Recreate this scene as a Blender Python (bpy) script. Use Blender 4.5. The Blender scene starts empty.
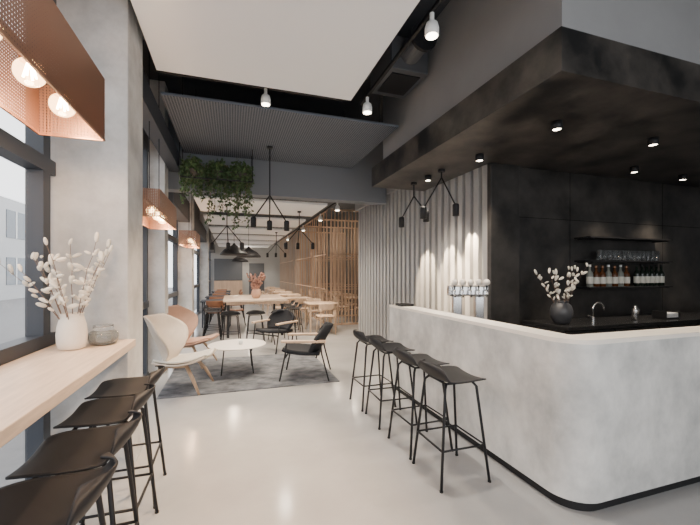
import bpy, bmesh, math, random
from mathutils import Vector, Matrix
random.seed(7)
C = bpy.context.scene.collection
PI = math.pi

# ---------------------------------------------------------------- materials
def M(name, col, rough=.5, metal=0., var=0., scale=6., bump=0., emit=0., trans=0., stretch=(1,1,1), detail=6, spec=None, col2=None, band=(.32,.68)):
    m = bpy.data.materials.new(name); m.use_nodes = True
    nt = m.node_tree; b = nt.nodes['Principled BSDF']
    c = (*col, 1)
    b.inputs['Base Color'].default_value = c
    b.inputs['Roughness'].default_value = rough
    b.inputs['Metallic'].default_value = metal
    if spec is not None: b.inputs['Specular IOR Level'].default_value = spec
    if trans: b.inputs['Transmission Weight'].default_value = trans; b.inputs['IOR'].default_value = 1.4
    if emit:
        b.inputs['Emission Color'].default_value = c; b.inputs['Emission Strength'].default_value = emit
    if var or bump or col2:
        tc = nt.nodes.new('ShaderNodeTexCoord'); mp = nt.nodes.new('ShaderNodeMapping')
        mp.inputs['Scale'].default_value = stretch
        nt.links.new(tc.outputs['Object'], mp.inputs['Vector'])
        n = nt.nodes.new('ShaderNodeTexNoise'); n.inputs['Scale'].default_value = scale; n.inputs['Detail'].default_value = detail
        n.inputs['Roughness'].default_value = .62
        nt.links.new(mp.outputs['Vector'], n.inputs['Vector'])
        r = nt.nodes.new('ShaderNodeValToRGB')
        r.color_ramp.elements[0].position = band[0]; r.color_ramp.elements[1].position = band[1]
        lo = col2 if col2 else tuple(x*(1-var) for x in col)
        hi = col if col2 else tuple(min(1, x*(1+var)) for x in col)
        r.color_ramp.elements[0].color = (*lo, 1); r.color_ramp.elements[1].color = (*hi, 1)
        nt.links.new(n.outputs['Fac'], r.inputs['Fac']); nt.links.new(r.outputs['Color'], b.inputs['Base Color'])
        if bump:
            bp = nt.nodes.new('ShaderNodeBump'); bp.inputs['Strength'].default_value = bump; bp.inputs['Distance'].default_value = .02
            nt.links.new(n.outputs['Fac'], bp.inputs['Height']); nt.links.new(bp.outputs['Normal'], b.inputs['Normal'])
    return m

def dots(m, coord, scale, thr, hole='transparent', hole_col=(0.02,0.02,0.02)):
    """regular grid of holes, on a plane given by coord: 'vert' -> (x+y, z), 'flat' -> (x, y)"""
    nt = m.node_tree; b = nt.nodes['Principled BSDF']; out = nt.nodes['Material Output']
    tc = nt.nodes.new('ShaderNodeTexCoord'); s = nt.nodes.new('ShaderNodeSeparateXYZ'); cb = nt.nodes.new('ShaderNodeCombineXYZ')
    nt.links.new(tc.outputs['Object'], s.inputs[0])
    if coord == 'vert':
        a = nt.nodes.new('ShaderNodeMath'); a.operation = 'ADD'
        nt.links.new(s.outputs['X'], a.inputs[0]); nt.links.new(s.outputs['Y'], a.inputs[1])
        nt.links.new(a.outputs[0], cb.inputs['X']); nt.links.new(s.outputs['Z'], cb.inputs['Y'])
    else:
        nt.links.new(s.outputs['X'], cb.inputs['X']); nt.links.new(s.outputs['Y'], cb.inputs['Y'])
    v = nt.nodes.new('ShaderNodeTexVoronoi'); v.voronoi_dimensions = '2D'; v.inputs['Randomness'].default_value = 0
    v.inputs['Scale'].default_value = scale
    nt.links.new(cb.outputs[0], v.inputs['Vector'])
    lt = nt.nodes.new('ShaderNodeMath'); lt.operation = 'LESS_THAN'; lt.inputs[1].default_value = thr
    nt.links.new(v.outputs['Distance'], lt.inputs[0])
    if hole == 'transparent': h = nt.nodes.new('ShaderNodeBsdfTransparent')
    else:
        h = nt.nodes.new('ShaderNodeBsdfDiffuse'); h.inputs['Color'].default_value = (*hole_col, 1)
    mx = nt.nodes.new('ShaderNodeMixShader')
    nt.links.new(lt.outputs[0], mx.inputs['Fac']); nt.links.new(b.outputs[0], mx.inputs[1]); nt.links.new(h.outputs[0], mx.inputs[2])
    nt.links.new(mx.outputs[0], out.inputs['Surface'])
    return m

def mixpane(name, fac, rough=.02, emit=0, col=(1,1,1)):
    m = bpy.data.materials.new(name); m.use_nodes = True
    nt = m.node_tree; out = nt.nodes['Material Output']
    t = nt.nodes.new('ShaderNodeBsdfTransparent'); g = nt.nodes.new('ShaderNodeBsdfGlossy'); g.inputs['Roughness'].default_value = rough
    mx = nt.nodes.new('ShaderNodeMixShader'); mx.inputs['Fac'].default_value = fac
    nt.links.new(t.outputs[0], mx.inputs[1]); nt.links.new(g.outputs[0], mx.inputs[2])
    if emit:
        e = nt.nodes.new('ShaderNodeEmission'); e.inputs['Color'].default_value = (*col,1); e.inputs['Strength'].default_value = emit
        ad = nt.nodes.new('ShaderNodeAddShader'); nt.links.new(mx.outputs[0], ad.inputs[0]); nt.links.new(e.outputs[0], ad.inputs[1])
        nt.links.new(ad.outputs[0], out.inputs['Surface'])
    else: nt.links.new(mx.outputs[0], out.inputs['Surface'])
    return m

floor_m = M('polished_concrete_floor', (.45,.44,.43), .16, col2=(.345,.34,.333), scale=.8, detail=11)
conc_m = M('column_concrete', (.64,.64,.63), .85, col2=(.35,.353,.353), scale=2.6, bump=.6, detail=14, band=(.25,.6))
plaster_m = M('bar_plaster', (.73,.71,.675), .6, col2=(.38,.377,.365), scale=2.8, bump=.2, detail=14, stretch=(1,1,.8), band=(.31,.65))
rim_m = M('bar_rim_stone', (.86,.79,.70), .4, var=.05, scale=5)
wood_m = M('pale_oak', (.70,.555,.43), .45, var=.13, scale=5, stretch=(8,.7,8), detail=4)
lwood_m = M('light_ash', (.58,.41,.28), .5, var=.12, scale=6, stretch=(3,3,.6))
tabletop_m = M('table_oak', (.50,.38,.28), .45, var=.08, scale=6)
slat_m = M('larch_slats', (.46,.32,.222), .6, var=.16, scale=4, stretch=(2,2,.3))
black_m = M('matt_black', (.014,.014,.015), .55, spec=.3)
blackmetal_m = M('black_powdercoat', (.014,.014,.016), .5, spec=.3)
shellblack_m = M('black_shell', (.014,.014,.016), .5, spec=.3)
frame_m = M('anthracite_frame', (.035,.042,.055), .5)
dark_m = M('dark_void', (.065,.068,.075), .85)
spandrel_m = M('spandrel_grey', (.09,.095,.104), .8)
duct_m = M('duct_galvanised', (.11,.115,.124), .5, .3)
greyw_m = M('grey_bulkhead', (.33,.328,.328), .8, var=.04, scale=2)
beam_m = M('beam_grey', (.17,.183,.205), .8)
whitep_m = M('white_panel', (.93,.935,.94), .8)
farw_m = M('far_wall_grey', (.42,.415,.405), .8)
side_m = M('side_wall_grey', (.38,.38,.38), .8)
bayw_m = M('bay_wall_grey', (.09,.086,.081), .8)
canopy_m = M('black_canopy_plaster', (.095,.083,.073), .38, col2=(.013,.013,.013), scale=2.4, detail=14, band=(.38,.70))
blackw_m = M('black_wall_plaster', (.060,.055,.051), .40, col2=(.013,.013,.013), scale=2.2, detail=13, band=(.36,.70))
seam_m = M('black_seam', (.006,.006,.006), .8, spec=.1)
worktop_m = M('black_worktop', (.02,.02,.021), .22)
corr_m = M('corrugated_grey', (.40,.397,.392), .42, .25, var=.03, scale=2)
grille_m = dots(M('ceiling_grille', (.125,.142,.172), .75, 0), 'flat', 32, .32, 'diffuse', (.04,.046,.056))
copper_m = dots(M('perforated_copper', (.33,.185,.125), .40, .7), 'vert', 62, .28)
copper_solid_m = M('copper_edge', (.42,.24,.155), .35, .9)
bulbglass_m = mixpane('bulb_glass', .10, .05, 4, (1,.58,.27))
filament_m = M('glowing_filament', (1,.66,.34), .3, emit=60)
lens_m = M('spot_lens', (1,.86,.68), .3, emit=16)
chrome_m = M('brushed_steel', (.72,.72,.72), .25, 1)
white_m = M('white_enamel', (.82,.82,.80), .4)
cer_m = M('cream_ceramic', (.78,.72,.64), .55, var=.04, scale=20)
tablew_m = M('pale_blush_tabletop', (.76,.69,.63), .45)
darkcer_m = M('dark_grey_ceramic', (.05,.052,.058), .4)
twig_m = M('twig_bark', (.18,.12,.09), .8)
bloss_m = M('cream_blossom', (.86,.80,.69), .6, var=.06, scale=30)
orange_m = M('dusty_pink_blossom', (.36,.20,.155), .8, var=.35, scale=12)
leaf_m = M('ivy_leaf', (.045,.082,.028), .6, var=.5, scale=9)
leaf2_m = M('fern_leaf', (.065,.11,.038), .6, var=.45, scale=9)
pot_m = M('dark_basket', (.05,.042,.036), .8, var=.3, scale=30)
glass_m = M('clear_glass', (.95,.97,.97), .05, trans=.92)
smoke_m = M('smoked_glass', (.55,.58,.58), .05, trans=.8)
brown_m = M('amber_bottle', (.13,.05,.02), .1, trans=.2)
green_m = M('dark_wine_bottle', (.012,.02,.014), .1)
clearb_m = M('pale_bottle', (.50,.52,.46), .08, trans=.6)
paper_m = M('bottle_paper', (.74,.71,.62), .7)
rug_m = M('worn_grey_rug', (.19,.195,.21), .95, col2=(.05,.054,.064), scale=4.5, bump=.2, detail=14, stretch=(1,1.4,1), band=(.34,.68))
beige_m = M('beige_shell', (.65,.545,.44), .6, var=.06, scale=10)
shellwood_m = M('shell_oak', (.44,.30,.195), .45, var=.12, scale=6, stretch=(3,3,.6))
pink_m = M('terracotta_shell', (.46,.275,.195), .6, var=.06, scale=10)
seatpad_m = M('cream_seat_pad', (.68,.63,.55), .85, var=.05, scale=40)
tan_m = M('tan_leather', (.30,.14,.075), .5, var=.1, scale=9)
charcoal_m = M('charcoal_fabric', (.022,.023,.027), .85, var=.15, scale=60, spec=.2)
pave_m = M('pavement', (.22,.22,.225), .9, var=.1)
build_m = M('outside_render', (.50,.51,.52), .9, var=.03)
bglass_m = M('outside_glazing', (.12,.15,.18), .15)
pane_m = mixpane('window_glass', .06)

# ---------------------------------------------------------------- mesh builder
class MB:
    def __init__(s): s.bm = bmesh.new()
    def face(s, vs):
        try: return s.bm.faces.new(vs)
        except ValueError: return None
    def box(s, a, b):
        x0,y0,z0 = a; x1,y1,z1 = b
        v = [s.bm.verts.new(p) for p in ((x0,y0,z0),(x1,y0,z0),(x1,y1,z0),(x0,y1,z0),(x0,y0,z1),(x1,y0,z1),(x1,y1,z1),(x0,y1,z1))]
        for f in ((3,2,1,0),(4,5,6,7),(0,1,5,4),(1,2,6,5),(2,3,7,6),(3,0,4,7)): s.face([v[i] for i in f])
        return s
    def path(s, pts, r, seg=10, cap=True):
        pts = [Vector(p) for p in pts]
        rs = r if isinstance(r, (list, tuple)) else [r]*len(pts)
        rings = []; n = len(pts); up = None
        for i, p in enumerate(pts):
            t = (pts[min(i+1,n-1)] - pts[max(i-1,0)]).normalized()
            if up is None: up = Vector((0,0,1)) if abs(t.z) < .9 else Vector((1,0,0))
            a = t.cross(up)
            if a.length < 1e-4: a = t.cross(Vector((0,1,0)))
            a.normalize(); b = a.cross(t).normalized(); up = b
            rings.append([s.bm.verts.new(p + rs[i]*(math.cos(2*PI*k/seg)*a + math.sin(2*PI*k/seg)*b)) for k in range(seg)])
        for i in range(n-1):
            for k in range(seg): s.face([rings[i][k], rings[i][(k+1)%seg], rings[i+1][(k+1)%seg], rings[i+1][k]])
        if cap: s.face(rings[0][::-1]); s.face(rings[-1])
        return s
    def cyl(s, p, q, r, r2=None, seg=14): return s.path([p, q], [r, r if r2 is None else r2], seg)
    def lathe(s, prof, c=(0,0,0), seg=28):
        rings = []
        for r, z in prof:
            rings.append([s.bm.verts.new((c[0]+max(r,1e-4)*math.cos(2*PI*k/seg), c[1]+max(r,1e-4)*math.sin(2*PI*k/seg), c[2]+z)) for k in range(seg)])
        for i in range(len(prof)-1):
            for k in range(seg): s.face([rings[i][k], rings[i][(k+1)%seg], rings[i+1][(k+1)%seg], rings[i+1][k]])
        s.face(rings[0][::-1]); s.face(rings[-1])
        return s
    def ball(s, c, r, sc=(1,1,1), rot=None, seg=12, ring=8):
        mat = Matrix.Translation(c) @ (rot.to_4x4() if rot else Matrix()) @ Matrix.Diagonal((r*sc[0], r*sc[1], r*sc[2], 1))
        bmesh.ops.create_uvsphere(s.bm, u_segments=seg, v_segments=ring, radius=1, matrix=mat); return s
    def grid(s, fn, nu, nv):
        g = [[s.bm.verts.new(fn(i/nu, j/nv)) for j in range(nv+1)] for i in range(nu+1)]
        for i in range(nu):
            for j in range(nv): s.face([g[i][j], g[i+1][j], g[i+1][j+1], g[i][j+1]])
        return s
    def strip(s, outer, inner, z0, z1):
        n = len(outer)
        V = [[s.bm.verts.new((*p, z)) for p in L] for L in (outer, inner) for z in (z0, z1)]
        o0,o1,i0,i1 = V
        for k in range(n-1):
            s.face([o0[k],o0[k+1],o1[k+1],o1[k]]); s.face([i0[k+1],i0[k],i1[k],i1[k+1]])
            s.face([o1[k],o1[k+1],i1[k+1],i1[k]]); s.face([o0[k+1],o0[k],i0[k],i0[k+1]])
        s.face([o0[0],o1[0],i1[0],i0[0]]); s.face([o0[-1],i0[-1],i1[-1],o1[-1]])
        return s

def obj(name, mb, mat, parent=None, smooth=False, bevel=0, solid=0, sub=0, soff=0):
    bmesh.ops.recalc_face_normals(mb.bm, faces=mb.bm.faces)
    me = bpy.data.meshes.new(name); mb.bm.to_mesh(me); mb.bm.free()
    o = bpy.data.objects.new(name, me); C.objects.link(o); me.materials.append(mat)
    if smooth:
        for p in me.polygons: p.use_smooth = True
    if sub: d = o.modifiers.new('sub', 'SUBSURF'); d.levels = sub; d.render_levels = sub
    if solid: d = o.modifiers.new('solid', 'SOLIDIFY'); d.thickness = solid; d.offset = soff
    if bevel: d = o.modifiers.new('bevel', 'BEVEL'); d.width = bevel; d.segments = 2; d.limit_method = 'ANGLE'
    if parent: o.parent = parent
    return o
def smooth_obj(*a, **k): return obj(*a, smooth=True, **k)
def autos(o):
    me = o.data
    for p in me.polygons: p.use_smooth = True
    try:
        me.set_sharp_from_angle(angle=math.radians(40))
    except Exception: pass
    return o
def tag(o, label, cat, group=None):
    o['label'] = label; o['category'] = cat
    if group: o['group'] = group
    return o
def thing(name, label, cat, loc=(0,0,0), rz=0, group=None):
    o = bpy.data.objects.new(name, None); C.objects.link(o); o.empty_display_size = .1
    o.location = loc; o.rotation_euler = (0,0,rz)
    return tag(o, label, cat, group)
def struct(name, mb, mat, parent=None, **k):
    o = obj(name, mb, mat, parent, **k)
    o['kind'] = 'structure'
    return o
def dup(root, loc, rz, label, group=None, scale=None):
    r = root.copy(); C.objects.link(r); r.location = loc; r.rotation_euler = (0,0,rz); r['label'] = label
    if group: r['group'] = group
    if scale: r.scale = scale
    for ch in list(root.children):
        c = ch.copy(); C.objects.link(c); c.parent = r
        for g in list(ch.children):
            d = g.copy(); C.objects.link(d); d.parent = c
    return r
def spot(loc, target, energy, deg, col=(1,.84,.66), blend=.6, size=.03):
    l = bpy.data.lights.new('spot_light', 'SPOT'); l.energy = energy; l.spot_size = math.radians(deg); l.spot_blend = blend; l.color = col; l.shadow_soft_size = size
    o = bpy.data.objects.new('spot_light', l); C.objects.link(o); o.location = loc
    o.rotation_euler = (Vector(target)-Vector(loc)).to_track_quat('-Z', 'Y').to_euler(); return o
def point(loc, energy, col=(1,.85,.7), size=.08):
    l = bpy.data.lights.new('point_light', 'POINT'); l.energy = energy; l.color = col; l.shadow_soft_size = size
    o = bpy.data.objects.new('point_light', l); C.objects.link(o); o.location = loc; return o

CEIL = 4.5; PX = -1.25; CB = 2.87; CT = 3.16
# ---------------------------------------------------------------- setting
struct('floor', MB().box((-1.45,-2.5,-.1), (7.4,24,0)), floor_m)
struct('ceiling', MB().box((-1.45,-2.5,CEIL), (7.4,24,CEIL+.1)), dark_m)
struct('wall_far', MB().box((-1.45,23,0), (5.4,23.15,CEIL)), farw_m)
struct('wall_right', MB().box((7.2,-2.5,0), (7.35,3.75,CEIL)), side_m)
struct('wall_far_right', MB().box((5.2,3.75,0), (5.35,23,CEIL)), bayw_m)
struct('wall_left', MB().box((-1.4,-2.5,3.45), (-1.2,23,CEIL)), spandrel_m)
mb = MB().box((-1.2,-2.6,3.3), (7.2,-2.5,CEIL)); mb.box((4.2,-2.6,0), (7.2,-2.5,3.3))
struct('wall_light_block', mb, spandrel_m)  # unseen partial wall, added to cut sky fill on the bar and canopy
# ribbed metal wall: flat ridges with deep grooves
def corr():
    mb = MB(); P = .17; prof = []
    y = 3.64
    while y < 8.38:
        for f, a in ((0,0),(.56,0),(.62,1),(.94,1)): prof.append((2.95 + .075*a, y + f*P))
        y += P
    for i in range(len(prof)-1):
        (xa,ya),(xb,yb) = prof[i], prof[i+1]
        mb.face([mb.bm.verts.new(p) for p in ((xa,ya,0),(xb,yb,0),(xb,yb,3.1),(xa,ya,3.1))])
    bmesh.ops.remove_doubles(mb.bm, verts=mb.bm.verts, dist=1e-5)
    return mb
struct('wall_right_corrugated', corr(), corr_m)
struct('trim_corrugated_top', MB().box((2.90,5.22,3.1), (3.1,8.45,CEIL)), greyw_m)
# columns
struct('column', MB().box((-1.26,3.12,0), (-.75,3.60,CEIL)), conc_m, bevel=.008)
struct('column', MB().box((-1.26,6.15,0), (-.98,6.46,CEIL)), conc_m, bevel=.008)
for y in (9.3, 15.2): struct('column', MB().box((-1.26,y,0), (-.90,y+.5,CEIL)), conc_m, bevel=.008)
# beam and dark channel along the facade
struct('trim_1', MB().box((-1.2,6.5,2.92), (2.88,6.75,CEIL)), beam_m)
struct('trim_2', MB().box((-.96,3.62,3.2), (-.80,6.48,3.46)), frame_m)
struct('trim_3', MB().box((-1.19,6.78,2.75), (-.95,22.9,3.2)), spandrel_m)
# windows
def window(name, y0, y1, verts, thick=.07):
    mb = MB()
    x0, x1 = PX-.05, PX+.05
    for y in verts: mb.box((x0, y-thick/2, .06), (x1, y+thick/2, 3.42))
    for z, h in ((0,.06),(1.03,.10),(2.24,.10),(3.38,.07)): mb.box((x0-.004, y0, z), (x1+.004, y1, z+h))
    w = struct(name, mb, frame_m)
    p = obj('pane', MB().box((PX-.006, y0+.01, .02), (PX+.006, y1-.01, 3.4)), pane_m, w); p['kind'] = 'structure'
window('window_1', -2.4, 3.10, (-2.3,-1.1,.1,1.45,2.98), .10)
window('window_2', 3.62, 6.13, (3.7,6.05), .09)
window('window_3', 6.48, 9.28, (6.55,9.2), .09)
window('window_4', 9.82, 15.18, (9.9,12.5,15.1), .09)
window('window_5', 15.72, 22.95, (15.8,19.3,22.85), .09)
# far wall: opening and cabinet panels
d = struct('door_1', MB().box((1.0,22.93,0), (1.9,22.99,2.15)), spandrel_m)
obj('door_handle', MB().cyl((1.8,22.90,.95),(1.8,22.90,1.15),.015), chrome_m, d)['kind'] = 'structure'
struct('trim_4', MB().box((-1.0,22.7,1.1), (.6,22.98,2.4)), spandrel_m)
struct('trim_6', MB().box((-1.0,22.6,0), (.6,22.98,1.09)), slat_m)
# black back wall of the bar
struct('wall_bar_back', MB().box((3.045,3.62,0), (7.2,3.75,3.1)), blackw_m)
struct('wall_bar_pier', MB().box((2.93,3.55,0), (3.35,3.617,CB-.005)), blackw_m, bevel=.003)
# bulkhead and canopy over the bar
struct('wall_bulkhead', MB().box((2.25,1.98,CT+.005), (7.2,5.2,CEIL)), greyw_m)
mb = MB(); 
bmv = [(2.04,1.80),(7.2,1.80),(7.2,3.60),(2.94,3.60),(2.94,5.15),(2.04,5.15)]
lo = [mb.bm.verts.new((*p,CB)) for p in bmv]; hi = [mb.bm.verts.new((*p,CT)) for p in bmv]
mb.face(lo[::-1]); mb.face(hi)
for i in range(6): mb.face([lo[i], lo[(i+1)%6], hi[(i+1)%6], hi[i]])
struct('ceiling_bar_canopy', mb, canopy_m)
mb = MB(); e = .0015; s = .0025     # faint panel joints of the back wall
for x in (4.25,6.05): mb.box((x-s,3.62-e,.97), (x+s,3.62,CB))
mb.box((3.36,3.62-e,2.25-s), (7.2,3.62,2.25+s))
struct('trim_5', mb, seam_m)

# ---------------------------------------------------------------- outside
o = struct('floor_pavement', MB().box((-30,-15,-.2), (-1.46,45,-.08)), pave_m)
bd = thing('building', 'pale rendered building across the street outside the windows', 'building', (-13,0,-.08))
obj('wall', MB().box((-1,-10,0), (0,34,6.2)), build_m, bd)
for i in range(9):
    for k in range(2):
        w = obj('window', MB().box((0.0,-8+i*4.4,.9+k*2.9), (.04,-6+i*4.4,2.6+k*2.9)), bglass_m, bd)
        obj('window_frame', MB().box((.04,-7.05+i*4.4,.9+k*2.9), (.07,-6.95+i*4.4,2.6+k*2.9)), white_m, w)

# ---------------------------------------------------------------- hung ceiling panels
def panel(label, a, b, mat, name='ceiling_panel', group=None):
    t = thing(name, label, 'ceiling panel', ((a[0]+b[0])/2, (a[1]+b[1])/2, a[2]), 0, group)
    hx, hy, h = (b[0]-a[0])/2, (b[1]-a[1])/2, b[2]-a[2]
    obj('board', MB().box((-hx,-hy,0), (hx,hy,h)), mat, t, bevel=.004)
    for sx in (-1,1):
        for sy in (-1,1): obj('hanger', MB().cyl((sx*(hx-.2), sy*(hy-.2), h), (sx*(hx-.2), sy*(hy-.2), CEIL-a[2]), .006, seg=6), blackmetal_m, t)
    return t
panel('large white acoustic ceiling panel nearest the camera', (-.69,-.8,3.5), (1.28,3.87,3.55), whitep_m)
panel('grey perforated metal ceiling panel before the hanging plants', (-.75,4.42,3.52), (2.14,6.45,3.55), grille_m, 'perforated_ceiling_panel')
for i, (y, wd) in enumerate(zip((7.5,9.9,12.3,14.7,17.1,19.5), ('first white ceiling panel beyond the grey beam', 'second white ceiling panel beyond the grey beam', 'third white ceiling panel beyond the grey beam', 'fourth white ceiling panel beyond the grey beam', 'fifth white ceiling panel beyond the grey beam', 'white ceiling panel closest to the far wall'))):
    panel(wd, (-.70,y,3.0), (1.95,y+1.6,3.05), whitep_m, group='white ceiling panels beyond the beam')
dk = thing('ventilation_duct', 'compact dark ventilation duct in the gap beside the bar bulkhead', 'duct', (1.93,3.7,3.86))
obj('duct_box', MB().box((-.24,0,0), (.24,.62,.38)), duct_m, dk, bevel=.01)
obj('duct_pipe', MB().cyl((0,-.30,.19), (0,-.001,.19), .12, seg=22), duct_m, dk)
obj('duct_flange', MB().cyl((0,-.34,.19), (0,-.301,.19), .15, seg=22), blackmetal_m, dk)
obj('grille', MB().box((-.18,.08,-.012), (.18,.52,-.001)), blackmetal_m, dk)
for x in (-.18,.18): obj('hanger', MB().cyl((x,.3,.38),(x,.3,CEIL-3.86),.006,seg=6), blackmetal_m, dk)
dk2 = thing('ventilation_duct', 'dark round duct crossing above the gap before the perforated panel', 'duct', (0,4.14,4.1))
obj('duct_pipe', MB().cyl((-1.15,0,0), (1.6,0,0), .15, seg=22), duct_m, dk2)
for x in (-.6,.3,1.2): obj('duct_flange', MB().cyl((x,0,0), (x+.05,0,0), .18, seg=22), spandrel_m, dk2)
# track lights
tr = thing('light_track', 'thin dark ceiling light track running beside the white panel', 'light track', (1.47,0,3.56))
obj('rail', MB().box((-.014,.8,0), (.014,4.05,.03)), blackmetal_m, tr)
for y in (1.2,3.2): obj('hanger', MB().cyl((0,y,.03),(0,y,CEIL-3.56),.005,seg=6), blackmetal_m, tr)
tr2 = thing('light_track', 'dark light track crossing the gap before the grey perforated panel', 'light track', (0,4.14,3.62))
obj('rail', MB().box((-.75,-.014,0), (1.3,.014,.03)), blackmetal_m, tr2)
for x in (-.4,.9): obj('hanger', MB().cyl((x,0,.03),(x,0,.33),.005,seg=6), blackmetal_m, tr2)
tr3 = thing('light_track', 'far dark light track beside the white panels beyond the beam', 'light track', (2.2,0,3.1))
obj('rail', MB().box((-.014,7.2,0), (.014,20,.03)), blackmetal_m, tr3)
for y in (7.8,12,17): obj('hanger', MB().cyl((0,y,.03),(0,y,CEIL-3.1),.005,seg=6), blackmetal_m, tr3)
def track_spot(x, y, z, label, en=200, aim=None, col=(1,.84,.66)):
    t = thing('track_spotlight', label, 'spotlight', (x,y,z), 0, 'white track spotlights')
    obj('mount', MB().cyl((0,0,-.06),(0,0,0),.018), white_m, t)
    h = smooth_obj('head', MB().lathe([(.02,-.06),(.045,-.08),(.055,-.12),(.055,-.17),(.046,-.175)], seg=20), white_m, t)
    obj('lens', MB().cyl((0,0,-.18),(0,0,-.172),.045,seg=20), lens_m, h)
    spot((x,y,z-.2), aim or (x-.2,y,0), en, 95 if not aim else 56, col, .9 if aim else .6)
track_spot(1.47,2.45,3.56,'white ceiling spotlight nearest the camera, above the bar stools', 190, None, (1,.90,.78))
track_spot(1.47,3.85,3.56,'white ceiling spotlight at the far right corner of the white panel', 170, None, (1,.90,.78))
track_spot(.36,4.14,3.62,'white ceiling spotlight hanging before the grey perforated panel', 600, (-.25,2.9,0), (1,.70,.45))
track_spot(1.47,1.15,3.56,'added out-of-view white spotlight at the near end of the track, warming the floor', 600, (-.3,2.4,0), (1,.66,.40))  # unseen lamp added for a warm pool on the near floor
track_spot(2.2,7.6,3.1,'nearest white spotlight on the far track beside the corrugated wall', 110)
track_spot(2.2,9.2,3.1,'second white spotlight on the far track, before the slatted screens', 190)
track_spot(2.2,11.6,3.1,'third white spotlight on the far track by the slatted screens', 170)
track_spot(2.2,15.0,3.1,'farthest white spotlight on the far track by the slatted screens', 170)

# ---------------------------------------------------------------- copper lamps
def copper_lamp(y0, y1, zb, label, nb, H=.35, en=13):
    t = thing('copper_pendant_lamp', label, 'pendant lamp', (-.855,y0,zb), 0, 'perforated copper pendant lamps')
    L = y1-y0; hw = .155
    for s in (-1,1):
        p = obj('side_panel', MB().box((s*hw-.002,0,0), (s*hw+.002,L,H)), copper_m, t)
        obj('edge_trim', MB().box((s*hw-.005,0,-.008), (s*hw+.005,L,0)), copper_solid_m, p)
    for y in (0,L):
        p = obj('end_panel', MB().box((-hw,y-.002,0), (hw,y+.002,H)), copper_m, t)
        obj('edge_trim', MB().box((-hw,y-.005,-.008), (hw,y+.005,0)), copper_solid_m, p)
    obj('bulb_rail', MB().box((-.015,0.01,.17), (.015,L-.01,.20)), blackmetal_m, t)
    for y in (.3,L-.3): obj('hanger', MB().cyl((0,y,.2),(0,y,CEIL-zb-.002),.005,seg=6), blackmetal_m, t)
    for k in range(nb):
        y = L-.18-k*.32
        b = smooth_obj('bulb', MB().ball((.02,y,.10), .058, seg=20, ring=14), bulbglass_m, t)
        obj('socket', MB().cyl((0.0,y,.145),(0.0,y,.18),.02), copper_solid_m, b)
        f = MB()
        for q in range(4):
            a = q*PI/2; f.path([(.02+.008*math.cos(a),y+.008*math.sin(a),.14),(.02+.024*math.cos(a),y+.024*math.sin(a),.078)], .0045, 6)
        obj('filament', f, filament_m, b)
        if k < 4: point((-.84,y0+y,zb+.0), en, (1,.64,.38), .05)
    return t
copper_lamp(.75,2.42,2.32,'large perforated copper trough lamp above the wooden window ledge',5)
copper_lamp(4.1,5.25,2.13,'second perforated copper trough lamp, just past the concrete column',3,.28,6)
copper_lamp(7.9,9.0,2.13,'farthest perforated copper trough lamp, beyond the slim second column',3,.28,6)

# ---------------------------------------------------------------- window ledge
t = thing('window_ledge', 'pale oak window ledge counter with a thick front edge', 'ledge', (-.95,.9,0))
obj('top', MB().box((-.24,-2.4,.995), (.255,2.21,1.05)), wood_m, t, bevel=.004)
for y in (-1.8,.2,1.7): obj('bracket', MB().box((-.24,y-.02,.93), (.1,y+.02,.994)), blackmetal_m, t)

# ---------------------------------------------------------------- bar counter
BT = 1.12
def pts(o_):
    r = .22-o_
    P = [(2.04+o_, 4.5)]
    for k in range(13):
        a = PI + (PI/2)*k/12
        P.append((2.26 + r*math.cos(a), 1.92 + r*math.sin(a)))
    P.append((7.15, 1.70+o_)); return P
bar = thing('bar_counter', 'long L-shaped mottled pale plaster bar with a rounded corner', 'bar counter', (0,0,0))
autos(obj('front_wall', MB().strip(pts(0), pts(.14), .07, BT-.03), plaster_m, bar))
autos(obj('rim', MB().strip(pts(0), pts(.20), BT-.03, BT), rim_m, bar))
autos(obj('plinth', MB().strip(pts(.03), pts(.11), 0, .07), black_m, bar))
mb = MB().box((2.185,2.32,.88), (2.72,4.48,.92)); mb.box((2.185,1.85,.88), (7.1,2.3,.92))
obj('worktop', mb, worktop_m, bar)
mb = MB().box((2.2,2.32,0), (2.68,4.48,.879)); mb.box((2.2,1.9,0), (7.1,2.26,.879))
obj('cabinet', mb, black_m, bar)
bc = thing('back_counter', 'black counter with a glossy worktop along the black bar wall', 'counter', (5.2,3.25,0))
obj('worktop', MB().box((-1.8,-.33,.93), (1.9,.31,.97)), worktop_m, bc, bevel=.003)
obj('body', MB().box((-1.8,-.28,.08), (1.9,.31,.929)), black_m, bc)
for k in range(5):
    dr = obj('cabinet_door', MB().box((-1.78+k*.735,-.30,.12), (-1.07+k*.735,-.281,.91)), blackw_m, bc)
    obj('handle', MB().box((-1.55+k*.735,-.315,.86), (-1.3+k*.735,-.301,.875)), blackmetal_m, dr)
obj('plinth', MB().box((-1.75,-.22,0), (1.85,.3,.079)), black_m, bc)

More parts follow.
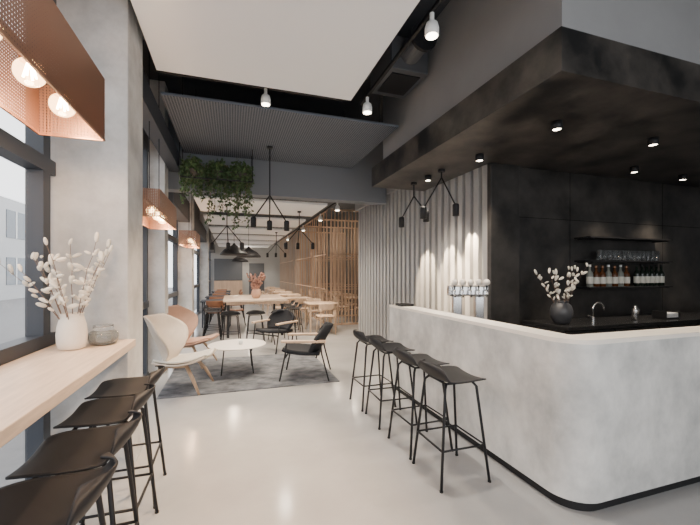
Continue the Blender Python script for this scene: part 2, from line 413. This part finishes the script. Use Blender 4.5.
# ---------------------------------------------------------------- bar stools
def lerp_tab(tab, s):
    n = len(tab)-1; i = min(int(s*n), n-1); f = s*n-i
    return [a+(b-a)*f for a, b in zip(tab[i], tab[i+1])]
def make_stool(label, group):
    t = thing('bar_stool', label, 'bar stool', (0,0,0), 0, group)
    tab = [(.205,.728,.15),(.195,.742,.19),(.12,.748,.213),(.02,.744,.22),(-.08,.744,.222),(-.145,.755,.222),(-.185,.785,.216),(-.212,.825,.196),(-.228,.858,.160),(-.234,.876,.10)]
    def f(s, w):
        x, z, h = lerp_tab(tab, s); u = 2*w-1
        back = max(0, (s-.5)/.5)
        return (x + .085*back*u*u, h*u, z + .018*u*u*(1-back) - .012*back*abs(u)**3)
    smooth_obj('seat_shell', MB().grid(f, 18, 12), shellblack_m, t, sub=1, solid=.009)
    for sx in (-1,1):
        for sy in (-1,1):
            l = smooth_obj('leg', MB().path([(sx*.11,sy*.12,.735),(sx*.135,sy*.145,.70),(sx*.205,sy*.205,0.004)], .0105, 10), blackmetal_m, t)
            obj('glide', MB().cyl((sx*.205,sy*.205,0),(sx*.205,sy*.205,.012),.013), black_m, l)
    q = .205-(.26/.70)*.065
    smooth_obj('footrest', MB().path([(-q,-q,.27),(q,-q,.27),(q,q,.27),(-q,q,.27)], .008, 8).path([(-q,q,.27),(-q,-q,.27)], .008, 8), blackmetal_m, t)
    smooth_obj('seat_frame', MB().path([(-.11,-.12,.730),(.11,-.12,.730),(.11,.12,.730),(-.11,.12,.730),(-.11,-.12,.730)], .009, 8), blackmetal_m, t)
    return t
G1 = 'black bar stools along the plaster bar'; G2 = 'black bar stools along the window ledge'
st = make_stool('black shell bar stool at the plaster bar, closest to the camera', G1); st.location = (1.61,2.42,0)
for x, y, rz, lb in ((1.61,2.90,.03,'second black bar stool from the camera at the plaster bar'), (1.60,3.50,-.03,'third black bar stool from the camera at the plaster bar'), (1.59,4.00,.02,'black bar stool at the plaster bar, farthest from the camera')):
    dup(st, (x,y,0), rz, lb, G1)
for x, y, rz, lb in ((-.69,2.86,PI+.02,'black bar stool at the window ledge, farthest from camera beside the column'), (-.67,2.40,PI-.02,'second farthest black bar stool at the oak window ledge'), (-.64,1.92,PI+.03,'second nearest black bar stool at the oak window ledge'), (-.62,1.46,PI,'nearest black bar stool at the window ledge, only its back showing')):
    dup(st, (x,y,0), rz, lb, G2)
for x, y, rz, lb in ((-.02,8.38,PI/2-.1,'leftmost of three low black stools before the communal table'), (.50,8.36,PI/2,'middle of three low black stools before the communal table'), (1.02,8.40,PI/2+.1,'rightmost of three low black stools before the communal table'), (-.45,9.1,0,'first low black stool along the left side of the communal table'), (-.45,9.75,0,'second low black stool along the left side of the communal table'), (1.53,9.3,PI,'first low black stool along the right side of the communal table'), (1.53,9.95,PI,'second low black stool along the right side of the communal table'), (1.53,10.6,PI,'third low black stool along the right side of the communal table')):
    dup(st, (x,y,0), rz, lb, 'low black stools around the communal table', (.95,.95,.84))

# ---------------------------------------------------------------- flowers and vases
def bouquet(label, loc, nb, hgt, spread, bl_mat, bl_size, cat='flowers', rin=.02, zin=.03, ymax=9, slim=.5):
    t = thing('flower_branches', label, cat, loc)
    for k in range(nb):
        a = 2*PI*k/nb + random.uniform(-.3,.3); sp = spread*random.uniform(.45,1.05); h = hgt*random.uniform(.72,1.05)
        p0 = Vector((rin*.3*math.cos(a), rin*.3*math.sin(a), zin)); p3 = Vector((sp*math.cos(a), min(ymax, sp*math.sin(a)), h))
        pm = Vector((rin*math.cos(a), rin*math.sin(a), h*.38))
        P = []
        for i in range(9):
            s = i/8
            P.append((1-s)**2*p0 + 2*s*(1-s)*pm + s*s*p3 + Vector((random.uniform(-.006,.006), random.uniform(-.006,.006), 0))*(1 if 0 < i < 8 else 0)*(s > .5))
        br = MB().path(P, [.0035*(1-.6*i/8) for i in range(9)], 6)
        bl = MB()
        for i in (4,5,6,7,8):
            for _ in range(random.choice((1,2)) if i < 8 else 1):
                d_ = Vector((random.uniform(-1,1), random.uniform(-1,.6), random.uniform(.2,1))).normalized()
                q = P[i] + (d_*random.uniform(.02,.05) if i < 8 else Vector((0,0,.01)))
                if i < 8: br.path([P[i], q], .0018, 5)
                sz = bl_size*random.uniform(.7,1.15)
                rot = (d_ if i < 8 else Vector((random.uniform(-.4,.4),random.uniform(-.4,.4),1))).to_track_quat('Z','Y').to_matrix()
                bl.ball(q, sz, (slim,slim,1.2), rot, 8, 6)
                bl.ball(q + rot @ Vector((sz*.28,0,.25*sz)), sz*.8, (slim*.75,slim*.8,1.15), rot, 8, 6)
        b = smooth_obj('branch', br, twig_m, t)
        smooth_obj('blossoms', bl, bl_mat, b)
    return t
v = smooth_obj('vase', MB().lathe([(.055,0),(.074,.01),(.083,.05),(.085,.10),(.078,.16),(.066,.205),(.062,.225),(.068,.236),(.060,.236),(.055,.22),(.06,.16),(.06,.04),(0,.03)], seg=36), cer_m)
v.location = (-1.00,2.82,1.05); tag(v, 'cream ceramic vase on the oak window ledge', 'vase')
bouquet('tall cream blossom branches in the cream vase on the window ledge', (-1.00,2.82,1.085), 14, .66, .42, bloss_m, .027, rin=.05, ymax=.16)
j = thing('glass_jar', 'small round clear glass jar beside the cream vase', 'jar', (-.86,2.95,1.05))
smooth_obj('bowl', MB().lathe([(.05,0),(.085,.012),(.094,.05),(.088,.085),(.062,.10),(.055,.10),(.08,.08),(.086,.05),(.078,.02),(0,.014)], seg=32), smoke_m, j)
smooth_obj('rim', MB().lathe([(.056,.10),(.062,.10),(.062,.135),(.056,.135)], seg=32), glass_m, j)
obj('candle', MB().cyl((0,0,.0145),(0,0,.06),.045,seg=20), white_m, j)
v2 = smooth_obj('vase', MB().lathe([(.06,0),(.085,.018),(.115,.09),(.118,.15),(.10,.21),(.072,.24),(.068,.252),(.077,.26),(.064,.26),(.06,.235),(.085,.17),(.09,.09),(0,.028)], seg=36), darkcer_m)
v2.location = (3.58,3.16,.97); tag(v2, 'dark grey rounded vase on the black back counter', 'vase')
bouquet('cream blossom branches in the dark vase behind the bar', (3.58,3.16,1.0), 10, .62, .32, bloss_m, .026, rin=.05)

# ---------------------------------------------------------------- downlights in the canopy
names = ['over the bar corner', 'over the right stretch of the bar', 'left of the black wall', 'over the far end of the bar', 'above the bottle shelves', 'rightmost, near the black wall']
for (x, y), nm in zip(((2.69,2.42),(3.91,2.42),(2.62,3.36),(2.52,4.30),(4.75,3.15),(5.75,3.2)), names):
    t = thing('canopy_downlight', 'small black downlight in the black canopy, ' + nm, 'downlight', (x,y,CB-.002), 0, 'downlights under the black canopy')
    h = smooth_obj('housing', MB().lathe([(.045,0),(.045,-.07),(.036,-.07),(.036,-.05),(0,-.049)], seg=20), blackmetal_m, t)
    obj('lens', MB().cyl((0,0,-.066),(0,0,-.054),.034,seg=18), lens_m, h)
    spot((x,y,CB-.09), (x,y,0), 110, 85)

# ---------------------------------------------------------------- spider pendants
def spider(label, loc, rod, arms, energy, aim=(0,0,-1), group='black spider pendant lamps', ang=80, blend=.5, col=(1,.84,.64)):
    t = thing('spider_pendant_lamp', label, 'pendant lamp', loc, 0, group)
    obj('ceiling_cup', MB().cyl((0,0,-.03),(0,0,0),.045,seg=20), blackmetal_m, t)
    obj('rod', MB().cyl((0,0,-rod),(0,0,-.03),.010,seg=8), blackmetal_m, t)
    for dx, dy, dz in arms:
        smooth_obj('arm', MB().path([(0,0,-rod),(dx,dy,-rod-dz)], .010, 8), blackmetal_m, t)
        h = smooth_obj('lamp_head', MB().lathe([(.012,.03),(.038,.02),(.042,0),(.042,-.13),(.034,-.13),(.034,-.08),(0,-.079)], (dx,dy,-rod-dz), 18), blackmetal_m, t)
        obj('lens', MB().cyl((dx,dy,-rod-dz-.12),(dx,dy,-rod-dz-.09),.032,seg=14), lens_m, h)
        p = Vector(loc)+Vector((dx,dy,-rod-dz-.135))
        spot(p, p+Vector(aim), energy, ang, col, blend, .02)
    return t
spider('two-headed black pendant lamp before the corrugated wall, left of the pair', (2.52,4.70,CB-.002), .2, ((-.03,.34,.28),(.03,-.30,.28)), 400, (.60,0,-1), ang=46, blend=.45, col=(1,.76,.50))
spider('two-headed black pendant lamp spread wide, nearer the black wall', (2.54,4.00,CB-.002), .10, ((-.17,.16,.38),(.17,-.06,.36)), 350, (.58,0,-1), ang=44, blend=.45, col=(1,.76,.50))
spider('tall black pendant lamp with splayed arms above the lounge rug', (.56,5.72,3.518), .76, ((-.25,-.05,.38),(.25,-.08,.42),(.02,.25,.38)), 110, (0,0,-1), ang=110)
spider('distant black pendant lamp with splayed arms, left behind the grey beam', (-.1,8.0,2.998), .45, ((-.3,.1,.38),(.3,-.1,.38),(.02,.3,.36)), 60, (0,0,-1), ang=110)
spider('distant black pendant lamp with splayed arms, right behind the grey beam', (1.5,8.4,2.998), .40, ((-.3,.1,.36),(.3,-.1,.36),(.02,.3,.34)), 60, (0,0,-1), ang=110)
spider('farthest black pendant lamp with splayed arms near the slatted screens', (1.5,13.0,2.998), .40, ((-.3,.1,.36),(.3,-.1,.36),(.02,.3,.34)), 60, (0,0,-1), ang=110)
for x, y, lb in ((.05,9.5,'nearer black dome pendant lamp above the communal table'), (.45,10.6,'middle black dome pendant lamp above the communal table'), (.3,15.2,'farthest black dome pendant lamp deep in the room')):
    t = thing('dome_pendant_lamp', lb, 'pendant lamp', (x,y,2.998), 0, 'black dome pendant lamps')
    obj('cable', MB().cyl((0,0,-.72),(0,0,0),.005,seg=6), blackmetal_m, t)
    smooth_obj('shade', MB().lathe([(.02,-.70),(.04,-.74),(.10,-.78),(.24,-.86),(.33,-.96),(.34,-1.0),(.33,-1.0),(.22,-.88),(.05,-.80)], seg=30), blackmetal_m, t)
    smooth_obj('bulb', MB().ball((0,0,-.9),.05), lens_m, t)
    point((x,y,1.98), 30, (1,.78,.56))

# ---------------------------------------------------------------- bar equipment
t = thing('beer_tap_tower', 'compact steel beer tap block with a row of round pale badges', 'beer taps', (2.64,3.60,.921), math.radians(-18))
obj('base_plate', MB().box((-.22,-.07,0),(.22,.07,.0115)), chrome_m, t, bevel=.003)
for x in (-.13,.13): obj('leg', MB().box((x-.05,-.045,.012),(x+.05,.045,.36)), chrome_m, t, bevel=.01)
obj('tower_box', MB().box((-.235,-.06,.361),(.235,.06,.485)), chrome_m, t, bevel=.02)
for k in range(5):
    x = -.184+k*.092
    tp = smooth_obj('tap', MB().path([(x,-.061,.43),(x,-.11,.43),(x,-.125,.41),(x,-.125,.35)], .012, 10), chrome_m, t)
    smooth_obj('tap_handle', MB().path([(x,-.105,.442),(x,-.105,.49)], [.009,.012], 10), black_m, tp)
    smooth_obj('badge', MB().cyl((x,-.117,.522),(x,-.095,.522),.036,seg=24), cer_m, tp)
t = thing('faucet', 'steel bar faucet with a curved spout on the back counter', 'faucet', (4.12,3.2,.97))
obj('base', MB().cyl((0,0,0),(0,0,.05),.022), chrome_m, t)
smooth_obj('spout', MB().path([(0,0,.05),(0,0,.16)]+[(.075-.075*math.cos(PI*k/8), -.02*k/8, .16+.06*math.sin(PI*k/8)) for k in range(1,9)]+[(.15,-.02,.13)], .011, 10), chrome_m, t)
obj('lever', MB().cyl((0,0,.045),(-.08,0,.075),.007), chrome_m, t)
t = tag(autos(obj('menu_tray', MB().box((-.09,-.09,0),(.09,.09,.03)), black_m, bevel=.004)), 'flat black tray lying on the far end of the bar rim', 'tray'); t.location = (2.142,4.25,BT)
s1 = smooth_obj('shaker', MB().lathe([(.034,0),(.036,.003),(.044,.12),(.042,.13),(.030,.15),(.020,.165),(.018,.18),(0,.182)], seg=22), chrome_m); s1.location = (4.72,3.12,.97)
tag(s1, 'steel cocktail shaker on the back counter right of the faucet', 'shaker')
cr = thing('bar_caddy', 'small black caddy of white napkins on the back counter right of the shaker', 'caddy', (5.25,3.1,.97))
obj('box', MB().box((-.13,-.08,0),(.13,.08,.02)).box((-.13,-.08,.02),(-.12,.08,.10)).box((.12,-.08,.02),(.13,.08,.10)).box((-.12,.07,.02),(.12,.08,.10)), black_m, cr)
obj('napkins', MB().box((-.11,-.07,.021),(.11,.06,.075)), white_m, cr, bevel=.003)
# shelves
SH = ((1.37,'lowest black wall shelf carrying bottles behind the bar'), (1.715,'middle black wall shelf carrying glasses behind the bar'), (2.02,'top narrow black wall shelf behind the bar, empty'))
for z, lb in SH:
    t = thing('wall_shelf', lb, 'shelf', (5.1,3.5,z), 0, 'black wall shelves behind the bar')
    obj('board', MB().box((-.78,-.11,-.018), (.78,.115,0)), blackmetal_m, t)
    for x in (-.72,.72): obj('bracket', MB().box((x-.01,-.1,-.03), (x+.01,.115,-.0185)), blackmetal_m, t)
def bottle(label, body, h, r, neck, cap):
    t = thing('bottle', label, 'bottle', (0,0,0), 0, 'bottles on the bar wall shelf')
    smooth_obj('glass', MB().lathe([(r*.92,0),(r,.006),(r,h*.56),(r*.85,h*.64),(neck,h*.74),(neck,h*.93)], seg=18), body, t)
    smooth_obj('paper_label', MB().lathe([(r+.0006,h*.14),(r+.0012,h*.15),(r+.0012,h*.44),(r+.0006,h*.45)], seg=18), paper_m, t)
    smooth_obj('cap', MB().lathe([(neck+.002,h*.9),(neck+.003,h*.91),(neck+.003,h),(neck*.8,h)], seg=14), cap, t)
    return t
protos = [bottle('dark wine bottle with pale label, right group on the shelf', green_m, .30, .038, .014, black_m),
          bottle('amber spirit bottle with pale label, left group on the shelf', brown_m, .28, .042, .015, copper_solid_m),
          bottle('clear spirit bottle with pale label, left group on the shelf', clearb_m, .29, .040, .014, white_m)]
used = set()
BG = ('dark wine bottles at the right of the shelf', 'amber spirit bottles at the left of the shelf', 'clear spirit bottles at the left of the shelf')
for k, g in enumerate(BG): protos[k]['group'] = g
def put_bottle(k, x):
    if k not in used: used.add(k); protos[k].location = (x,3.5,1.37); return
    dup(protos[k], (x,3.5,1.37), random.uniform(0,6), protos[k]['label'], BG[k])
for i, k in enumerate((2,1,1,2,1,2,1)): put_bottle(k, 4.45+i*.112)
for i in range(6): put_bottle(0, 5.33+i*.098)
g0 = None
for i in range(13):
    x = 4.62+i*.092
    if g0 is None:
        g0 = smooth_obj('drinking_glass', MB().lathe([(.026,0),(.030,.004),(.037,.14),(.035,.14),(.028,.012),(0,.010)], seg=18), glass_m)
        tag(g0, 'clear drinking glass in the row on the middle shelf', 'glass', 'drinking glasses on the middle shelf'); o = g0
    else: o = g0.copy(); C.objects.link(o)
    o.location = (x,3.5,1.715)
# ---------------------------------------------------------------- lounge
rug = tag(obj('rug', MB().box((-1.17,-1.0,0), (1.17,1.0,.010)), rug_m), 'mottled dark grey rug under the lounge chairs', 'rug'); rug.location = (.29,5.93,0)
RZ = .011
t = thing('coffee_table', 'round pale coffee table with thin black legs on the rug', 'coffee table', (.08,5.95,RZ))
smooth_obj('tabletop', MB().lathe([(.425,.405),(.437,.408),(.44,.414),(.437,.42),(.425,.422)], seg=48), tablew_m, t)
for k in range(4):
    a = PI/4+k*PI/2
    smooth_obj('leg', MB().path([(.27*math.cos(a),.27*math.sin(a),.404),(.33*math.cos(a),.33*math.sin(a),0)], .009, 8), blackmetal_m, t)
obj('leg_ring', MB().path([(.27*math.cos(k*PI/12),.27*math.sin(k*PI/12),.397) for k in range(25)], .007, 6), blackmetal_m, t)
c = smooth_obj('cup', MB().lathe([(.022,0),(.03,.005),(.036,.07),(.033,.07),(.026,.01),(0,.008)], seg=18), white_m); c.location = (.13,5.88,RZ+.422)
tag(c, 'small white cup on the round coffee table', 'cup')

def shell_chair(label, loc, rz, shellm, legm, padm):
    t = thing('shell_lounge_chair', label, 'lounge chair', loc, rz, 'wooden shell lounge chairs')
    WT = [(0,.17),(.22,.22),(.55,.40),(.66,.44),(.76,.41),(1,.24)]
    def wid(v):
        for (a,p),(b,q) in zip(WT, WT[1:]):
            if v <= b+1e-9: return p+(q-p)*(v-a)/(b-a)
        return WT[-1][1]
    def back(a, b):
        u = 2*a-1; v = b
        au = abs(u)
        wing = .30*au**1.25*math.sin(PI*min(1,.05+v*.80))
        return (-.17-.27*v+wing, wid(v)*u, .35+.62*v+.06*au*max(0,v-.45)*(1 if v < .8 else 1-(v-.8)*4))
    def seat(k, dz):
        def f(a, b):
            u = 2*a-1
            x = -.24+.66*b
            w = .24+.12*min(1,b*1.4) if b < .8 else .36-.10*(b-.8)/.2
            return (x, k*w*u, .33+.10*b-.05*math.sin(PI*b)+.07*u*u*(1-.5*b)+dz)
        return f
    smooth_obj('back_shell', MB().grid(back, 20, 20), shellm, t, solid=.018)
    smooth_obj('seat_shell', MB().grid(seat(1,0), 14, 14), shellm, t, solid=.018)
    smooth_obj('seat_pad', MB().grid(seat(.80,.022), 14, 14), padm, t, solid=.022)
    for s in (-1,1):
        smooth_obj('front_leg', MB().path([(.16,s*.18,.36),(.27,s*.25,.20),(.37,s*.29,0)], [.022,.024,.013], 10), legm, t)
        smooth_obj('rear_leg', MB().path([(-.12,s*.12,.33),(-.30,s*.18,.16),(-.42,s*.22,0)], [.022,.024,.013], 10), legm, t)
        smooth_obj('side_rail', MB().path([(.16,s*.18,.335),(-.12,s*.12,.315)], .018, 8), legm, t)
    return t
shell_chair('pale beige lounge chair with winged shell, nearest on the left', (-.68,5.28,RZ), math.radians(-14), beige_m, shellwood_m, seatpad_m)
shell_chair('terracotta winged shell lounge chair behind the pale beige one', (-.70,6.62,RZ), math.radians(-20), pink_m, lwood_m, pink_m)

def black_chair(label, loc, rz):
    t = thing('black_lounge_chair', label, 'lounge chair', loc, rz, 'black lounge chairs on the rug')
    def back(a, b):
        u = 2*a-1; v = b
        w = .27+.06*math.sin(PI*min(1,v*1.1))
        if v > .7: w *= 1-.55*((v-.7)/.3)**2
        return (-.24-.20*v+.13*u*u, w*u, .40+.37*v)
    def seat(a, b):
        u = 2*a-1; x = -.26+.54*b
        w = .28*(1-.25*max(0,(b-.8)/.2)**2)
        return (x, w*u, .365+.05*b-.02*math.sin(PI*b)+.02*u*u)
    smooth_obj('backrest', MB().grid(back, 16, 14), charcoal_m, t, solid=.045)
    smooth_obj('seat', MB().grid(seat, 14, 14), charcoal_m, t, solid=.055)
    for s in (-1,1):
        smooth_obj('front_leg', MB().path([(.20,s*.31,.545),(.22,s*.31,.38),(.30,s*.31,0)], .011, 8), blackmetal_m, t)
        smooth_obj('rear_leg', MB().path([(-.28,s*.31,.545),(-.30,s*.31,.38),(-.40,s*.31,0)], .011, 8), blackmetal_m, t)
        obj('armrest', MB().box((-.36,s*.31-.032,.545),(.28,s*.31+.032,.582)), lwood_m, t, bevel=.012)
    for x in (.2,-.2): smooth_obj('crossbar', MB().path([(x*1.1,-.31,.335),(x*1.1,.31,.335)], .011, 8), blackmetal_m, t)
    return t
black_chair('black lounge chair at the near right edge of the rug', (1.02,5.38,RZ), PI-.30)
black_chair('black lounge chair behind the coffee table, farther back', (.80,7.38,0), PI+.75)

# ---------------------------------------------------------------- communal table and dining
t = thing('communal_table', 'long oak communal table in the middle of the aisle', 'table', (.55,9.95,0))
obj('tabletop', MB().box((-.75,-1.0,.86),(.75,1.0,.91)), tabletop_m, t, bevel=.004)
obj('apron', MB().box((-.68,-.92,.79),(.68,.92,.859)), lwood_m, t)
for sx in (-1,1):
    for sy in (-1,1): obj('leg', MB().box((sx*.64-.03,sy*.88-.03,0),(sx*.64+.03,sy*.88+.03,.789)), blackmetal_m, t)
v3 = smooth_obj('vase', MB().lathe([(.06,0),(.10,.03),(.12,.12),(.10,.20),(.06,.25),(.07,.27),(.055,.27),(.05,.24),(.08,.12),(0,.03)], seg=28), pink_m)
v3.location = (.58,9.4,.91); tag(v3, 'terracotta vase standing on the communal table', 'vase')
bouquet('dusty pink dried flowers in the vase on the communal table', (.58,9.4,.945), 14, .55, .24, orange_m, .045, rin=.045, slim=.62)

def dining_chair(label, group, m, lm):
    t = thing('dining_chair', label, 'chair', (0,0,0), 0, group)
    smooth_obj('seat', MB().grid(lambda a, b: (-.2+.42*b, (2*a-1)*(.19+.03*b), .455-.012*math.sin(PI*b)), 8, 8), m, t, solid=.03)
    smooth_obj('backrest', MB().grid(lambda a, b: (-.215-.05*b+.07*(2*a-1)**2, (2*a-1)*.22, .62+.17*b), 10, 6), m, t, solid=.022)
    for s in (-1,1):
        smooth_obj('leg', MB().path([(.17,s*.17,.44),(.20,s*.20,0)], [.016,.011], 8), lm, t)
        smooth_obj('leg', MB().path([(-.19,s*.17,.66),(-.17,s*.17,.44),(-.23,s*.20,0)], [.013,.016,.011], 8), lm, t)
    return t
def dtable(label, loc, m, group):
    t = thing('dining_table', label, 'table', loc, 0, group)
    obj('tabletop', MB().box((-.4,-.4,.72),(.4,.4,.75)), m, t, bevel=.004)
    for sx in (-1,1):
        for sy in (-1,1): obj('leg', MB().cyl((sx*.34,sy*.34,0),(sx*.34,sy*.34,.719),.02), m, t)
words = ('first', 'second', 'third', 'fourth', 'fifth', 'sixth')
W = dining_chair('x', 'wooden chairs by the slatted screens', lwood_m, lwood_m); T = dining_chair('x', 'tan leather chairs by the windows', tan_m, blackmetal_m)
moved = set()
def seat_at(P, x, y, rz, label, group):
    if P.name not in moved:
        moved.add(P.name); P.location = (x,y,0); P.rotation_euler.z = rz; P['label'] = label; P['group'] = group
    else: dup(P, (x,y,0), rz, label, group)
def set_table(x, y, m, P, tlabel, tgroup, clabel, cgroup, sides):
    dtable(tlabel, (x,y,0), m, tgroup)
    for s in sides:
        dx, dy, rz = {'near':(0,-.6,PI/2), 'far':(0,.6,-PI/2), 'window':(-.6,0,0), 'bar':(.6,0,PI)}[s]
        seat_at(P, x+dx, y+dy, rz, clabel % s, cgroup)
for i, y in enumerate((9.55,11.65,13.6,15.55,17.5,19.5)):
    set_table(2.28 if i == 0 else 2.05, y, lwood_m, W, words[i]+' wooden dining table from the camera by the slatted screens', 'wooden dining tables by the slatted screens',
              'wooden chair on the %s side of the '+words[i]+' table by the slatted screens', 'wooden chairs by the slatted screens', ('near','far') if i == 0 else ('near','far','window'))
for i, y in enumerate((11.3,13.2,15.1,17.0)):
    set_table(-.45, y, frame_m, T, words[i]+' dark dining table from the camera along the far windows', 'dark dining tables along the windows',
              'tan leather chair on the %s side of the '+words[i]+' window table', 'tan leather chairs by the windows', ('near','far','bar'))
    set_table(4.0, (11.3,13.33,15.27,17.3)[i], lwood_m, W, words[i]+' wooden dining table in the bays behind the slatted screens', 'wooden dining tables behind the slatted screens',
              'wooden chair on the %s side of the '+words[i]+' table behind the screens', 'wooden chairs behind the slatted screens', ('near','far','window'))
# slatted screens: battens with open gaps between them
def screen(label, loc, rz, L, gap, H=3.45, w=.026):
    t = thing('slatted_screen', label, 'screen', loc, rz, 'larch slat screens')
    mb = MB(); n = max(1, round(L/gap))
    for k in range(n+1):
        x = k*L/n; mb.box((x-w/2,-w/2,.05), (x+w/2,w/2,H-.05))
    obj('slats', mb, slat_m, t)
    for z in (0,H-.05): obj('rail', MB().box((-.02,-.025,z),(L+.02,.025,z+.05)), slat_m, t)
    for z in (1.05,2.1): obj('middle_rail', MB().box((0,w/2+.001,z),(L,w/2+.012,z+.025)), slat_m, t)
    return t
screen('slatted larch screen facing the room beside the corrugated wall', (2.80,10.3,0), 0, 1.3, .105)
screen('second slatted larch screen across the seating bays', (2.80,12.32,0), 0, 2.2, .13)
screen('third slatted larch screen across the seating bays', (2.80,14.3,0), 0, 2.2, .13)
screen('fourth slatted larch screen across the seating bays', (2.80,16.25,0), 0, 2.2, .13)
screen('near slatted larch screen running away along the aisle', (2.70,10.5,0), PI/2, 1.7, .34)
screen('middle slatted larch screen running away along the aisle', (2.70,12.5,0), PI/2, 3.5, .37)
screen('far slatted larch screen running away along the aisle', (2.70,16.45,0), PI/2, 5.0, .42)

# ---------------------------------------------------------------- hanging plants
fr = thing('plant_hanger', 'black hanging metal frame holding the trailing plants', 'plant hanger', (-.22,6.12,3.0))
mb = MB()
for x in (-.53,.53):
    for y in (-.17,.17): mb.path([(x,y,0),(x,y,.52)], .007, 6)
for y in (-.17,.17): mb.path([(-.53,y,0),(.53,y,0)], .007, 6)
for x in (-.53,.53): mb.path([(x,-.17,0),(x,.17,0)], .007, 6)
obj('frame', mb, blackmetal_m, fr); obj('tray', MB().box((-.52,-.16,.008),(.52,.16,.018)), blackmetal_m, fr)
def plant(label, loc, n, ntrail, drop, mat, R=.195):
    t = thing('trailing_plant', label, 'hanging plant', loc, 0, 'trailing plants in the hanging frame')
    smooth_obj('pot', MB().lathe([(.09,0),(.115,.02),(.13,.13),(.135,.14),(.12,.14),(.11,.12),(0,.11)], seg=22), pot_m, t)
    st_ = MB(); lf = MB()
    def leaf(c, down=.6):
        q = Vector((random.gauss(0,1),random.gauss(0,1),random.gauss(0,1)-down)).normalized(); w = q.orthogonal().normalized()
        w.rotate(Matrix.Rotation(random.uniform(0,6),3,q)); L = random.uniform(.035,.075); nn = q.cross(w)*.008
        lf.face([lf.bm.verts.new(p) for p in (c, c+q*L*.5+w*L*.34+nn, c+q*L, c+q*L*.5-w*L*.34+nn)])
    root = Vector((0,0,.12))
    for k in range(n):                                   # round clump around the pot
        d_ = Vector((random.gauss(0,1),random.gauss(0,1),random.gauss(0,.9)+.15)).normalized()
        tip = root + Vector((d_.x*R, d_.y*R, d_.z*R*1.15))*random.uniform(.7,1.1)
        mid = root + (tip-root)*.5 + Vector((0,0,.05))
        st_.path([root, mid, tip], .0022, 4)
        for i in range(14): leaf(root.lerp(tip, random.uniform(.45,1)) + Vector((random.gauss(0,.02),random.gauss(0,.022),random.gauss(0,.022))))
    for k in range(ntrail):                              # loose trailing strands
        a = random.uniform(0,2*PI); out = random.uniform(.12,.18); dn = drop*random.uniform(.25,1)
        P = []
        for i in range(11):
            s = i/10
            P.append(Vector((out*math.cos(a)*min(1,s*3)+.022*math.sin(7*s+a), out*math.sin(a)*min(1,s*3)+.022*math.cos(6*s+a), .13+.07*math.sin(min(1,s*3)*PI)*(s < .34)-dn*max(0,s-.2)/.8)))
        st_.path(P, .002, 4)
        for i in range(2,11):
            for _ in range(3): leaf(P[i]+Vector((random.gauss(0,.014),random.gauss(0,.014),random.gauss(0,.02))), 1.0)
    obj('stems', st_, twig_m, t)
    obj('leaves', lf, mat, t)
plant('leftmost trailing green plant in the hanging frame', (-.58,6.12,3.019), 85, 16, .50, leaf2_m)
plant('middle trailing green plant in the hanging frame', (-.22,6.12,3.019), 90, 20, .78, leaf_m)
plant('rightmost trailing green plant in the hanging frame', (.14,6.12,3.019), 85, 22, .92, leaf2_m)

# ---------------------------------------------------------------- light
w = bpy.data.worlds.new('sky_world'); bpy.context.scene.world = w; w.use_nodes = True
bg = w.node_tree.nodes['Background']; bg.inputs['Color'].default_value = (.95,.972,1,1); bg.inputs['Strength'].default_value = 3.5
for y in (7.0,9.4,13.9,16.3,18.9,21.5): spot((1.0,y+.1,3.0), (1.0,y+.1,0), 160, 130, (1,.86,.70))  # bare spots without fixtures, added to brighten the far room
for y in (11.4,13.4,15.4,17.6,19.8): point((3.9,y,2.9), 30, (1,.82,.62))  # bare points added behind the slatted screens to light them warm
point((.8,21.0,2.6), 40, (1,.86,.70))
def portal(loc, rot, sx, sy):
    l = bpy.data.lights.new('portal', 'AREA'); l.shape = 'RECTANGLE'; l.size = sx; l.size_y = sy; l.cycles.is_portal = True
    o = bpy.data.objects.new('portal', l); C.objects.link(o); o.location = loc; o.rotation_euler = rot
portal((-1.45,.35,1.7), (0,-PI/2,0), 3.4, 5.4)
portal((-1.45,6.45,1.7), (0,-PI/2,0), 3.4, 5.6)
portal((1.5,-2.6,1.65), (PI/2,0,0), 5.4, 3.3)

cam = bpy.data.cameras.new('camera'); co = bpy.data.objects.new('camera', cam); C.objects.link(co)
co.location = (0,0,1.55); co.rotation_euler = (PI/2,0,-math.radians(18.15))
cam.sensor_width = 36; cam.lens = 360/700*36; cam.shift_y = .015; cam.clip_start = .05
bpy.context.scene.camera = co
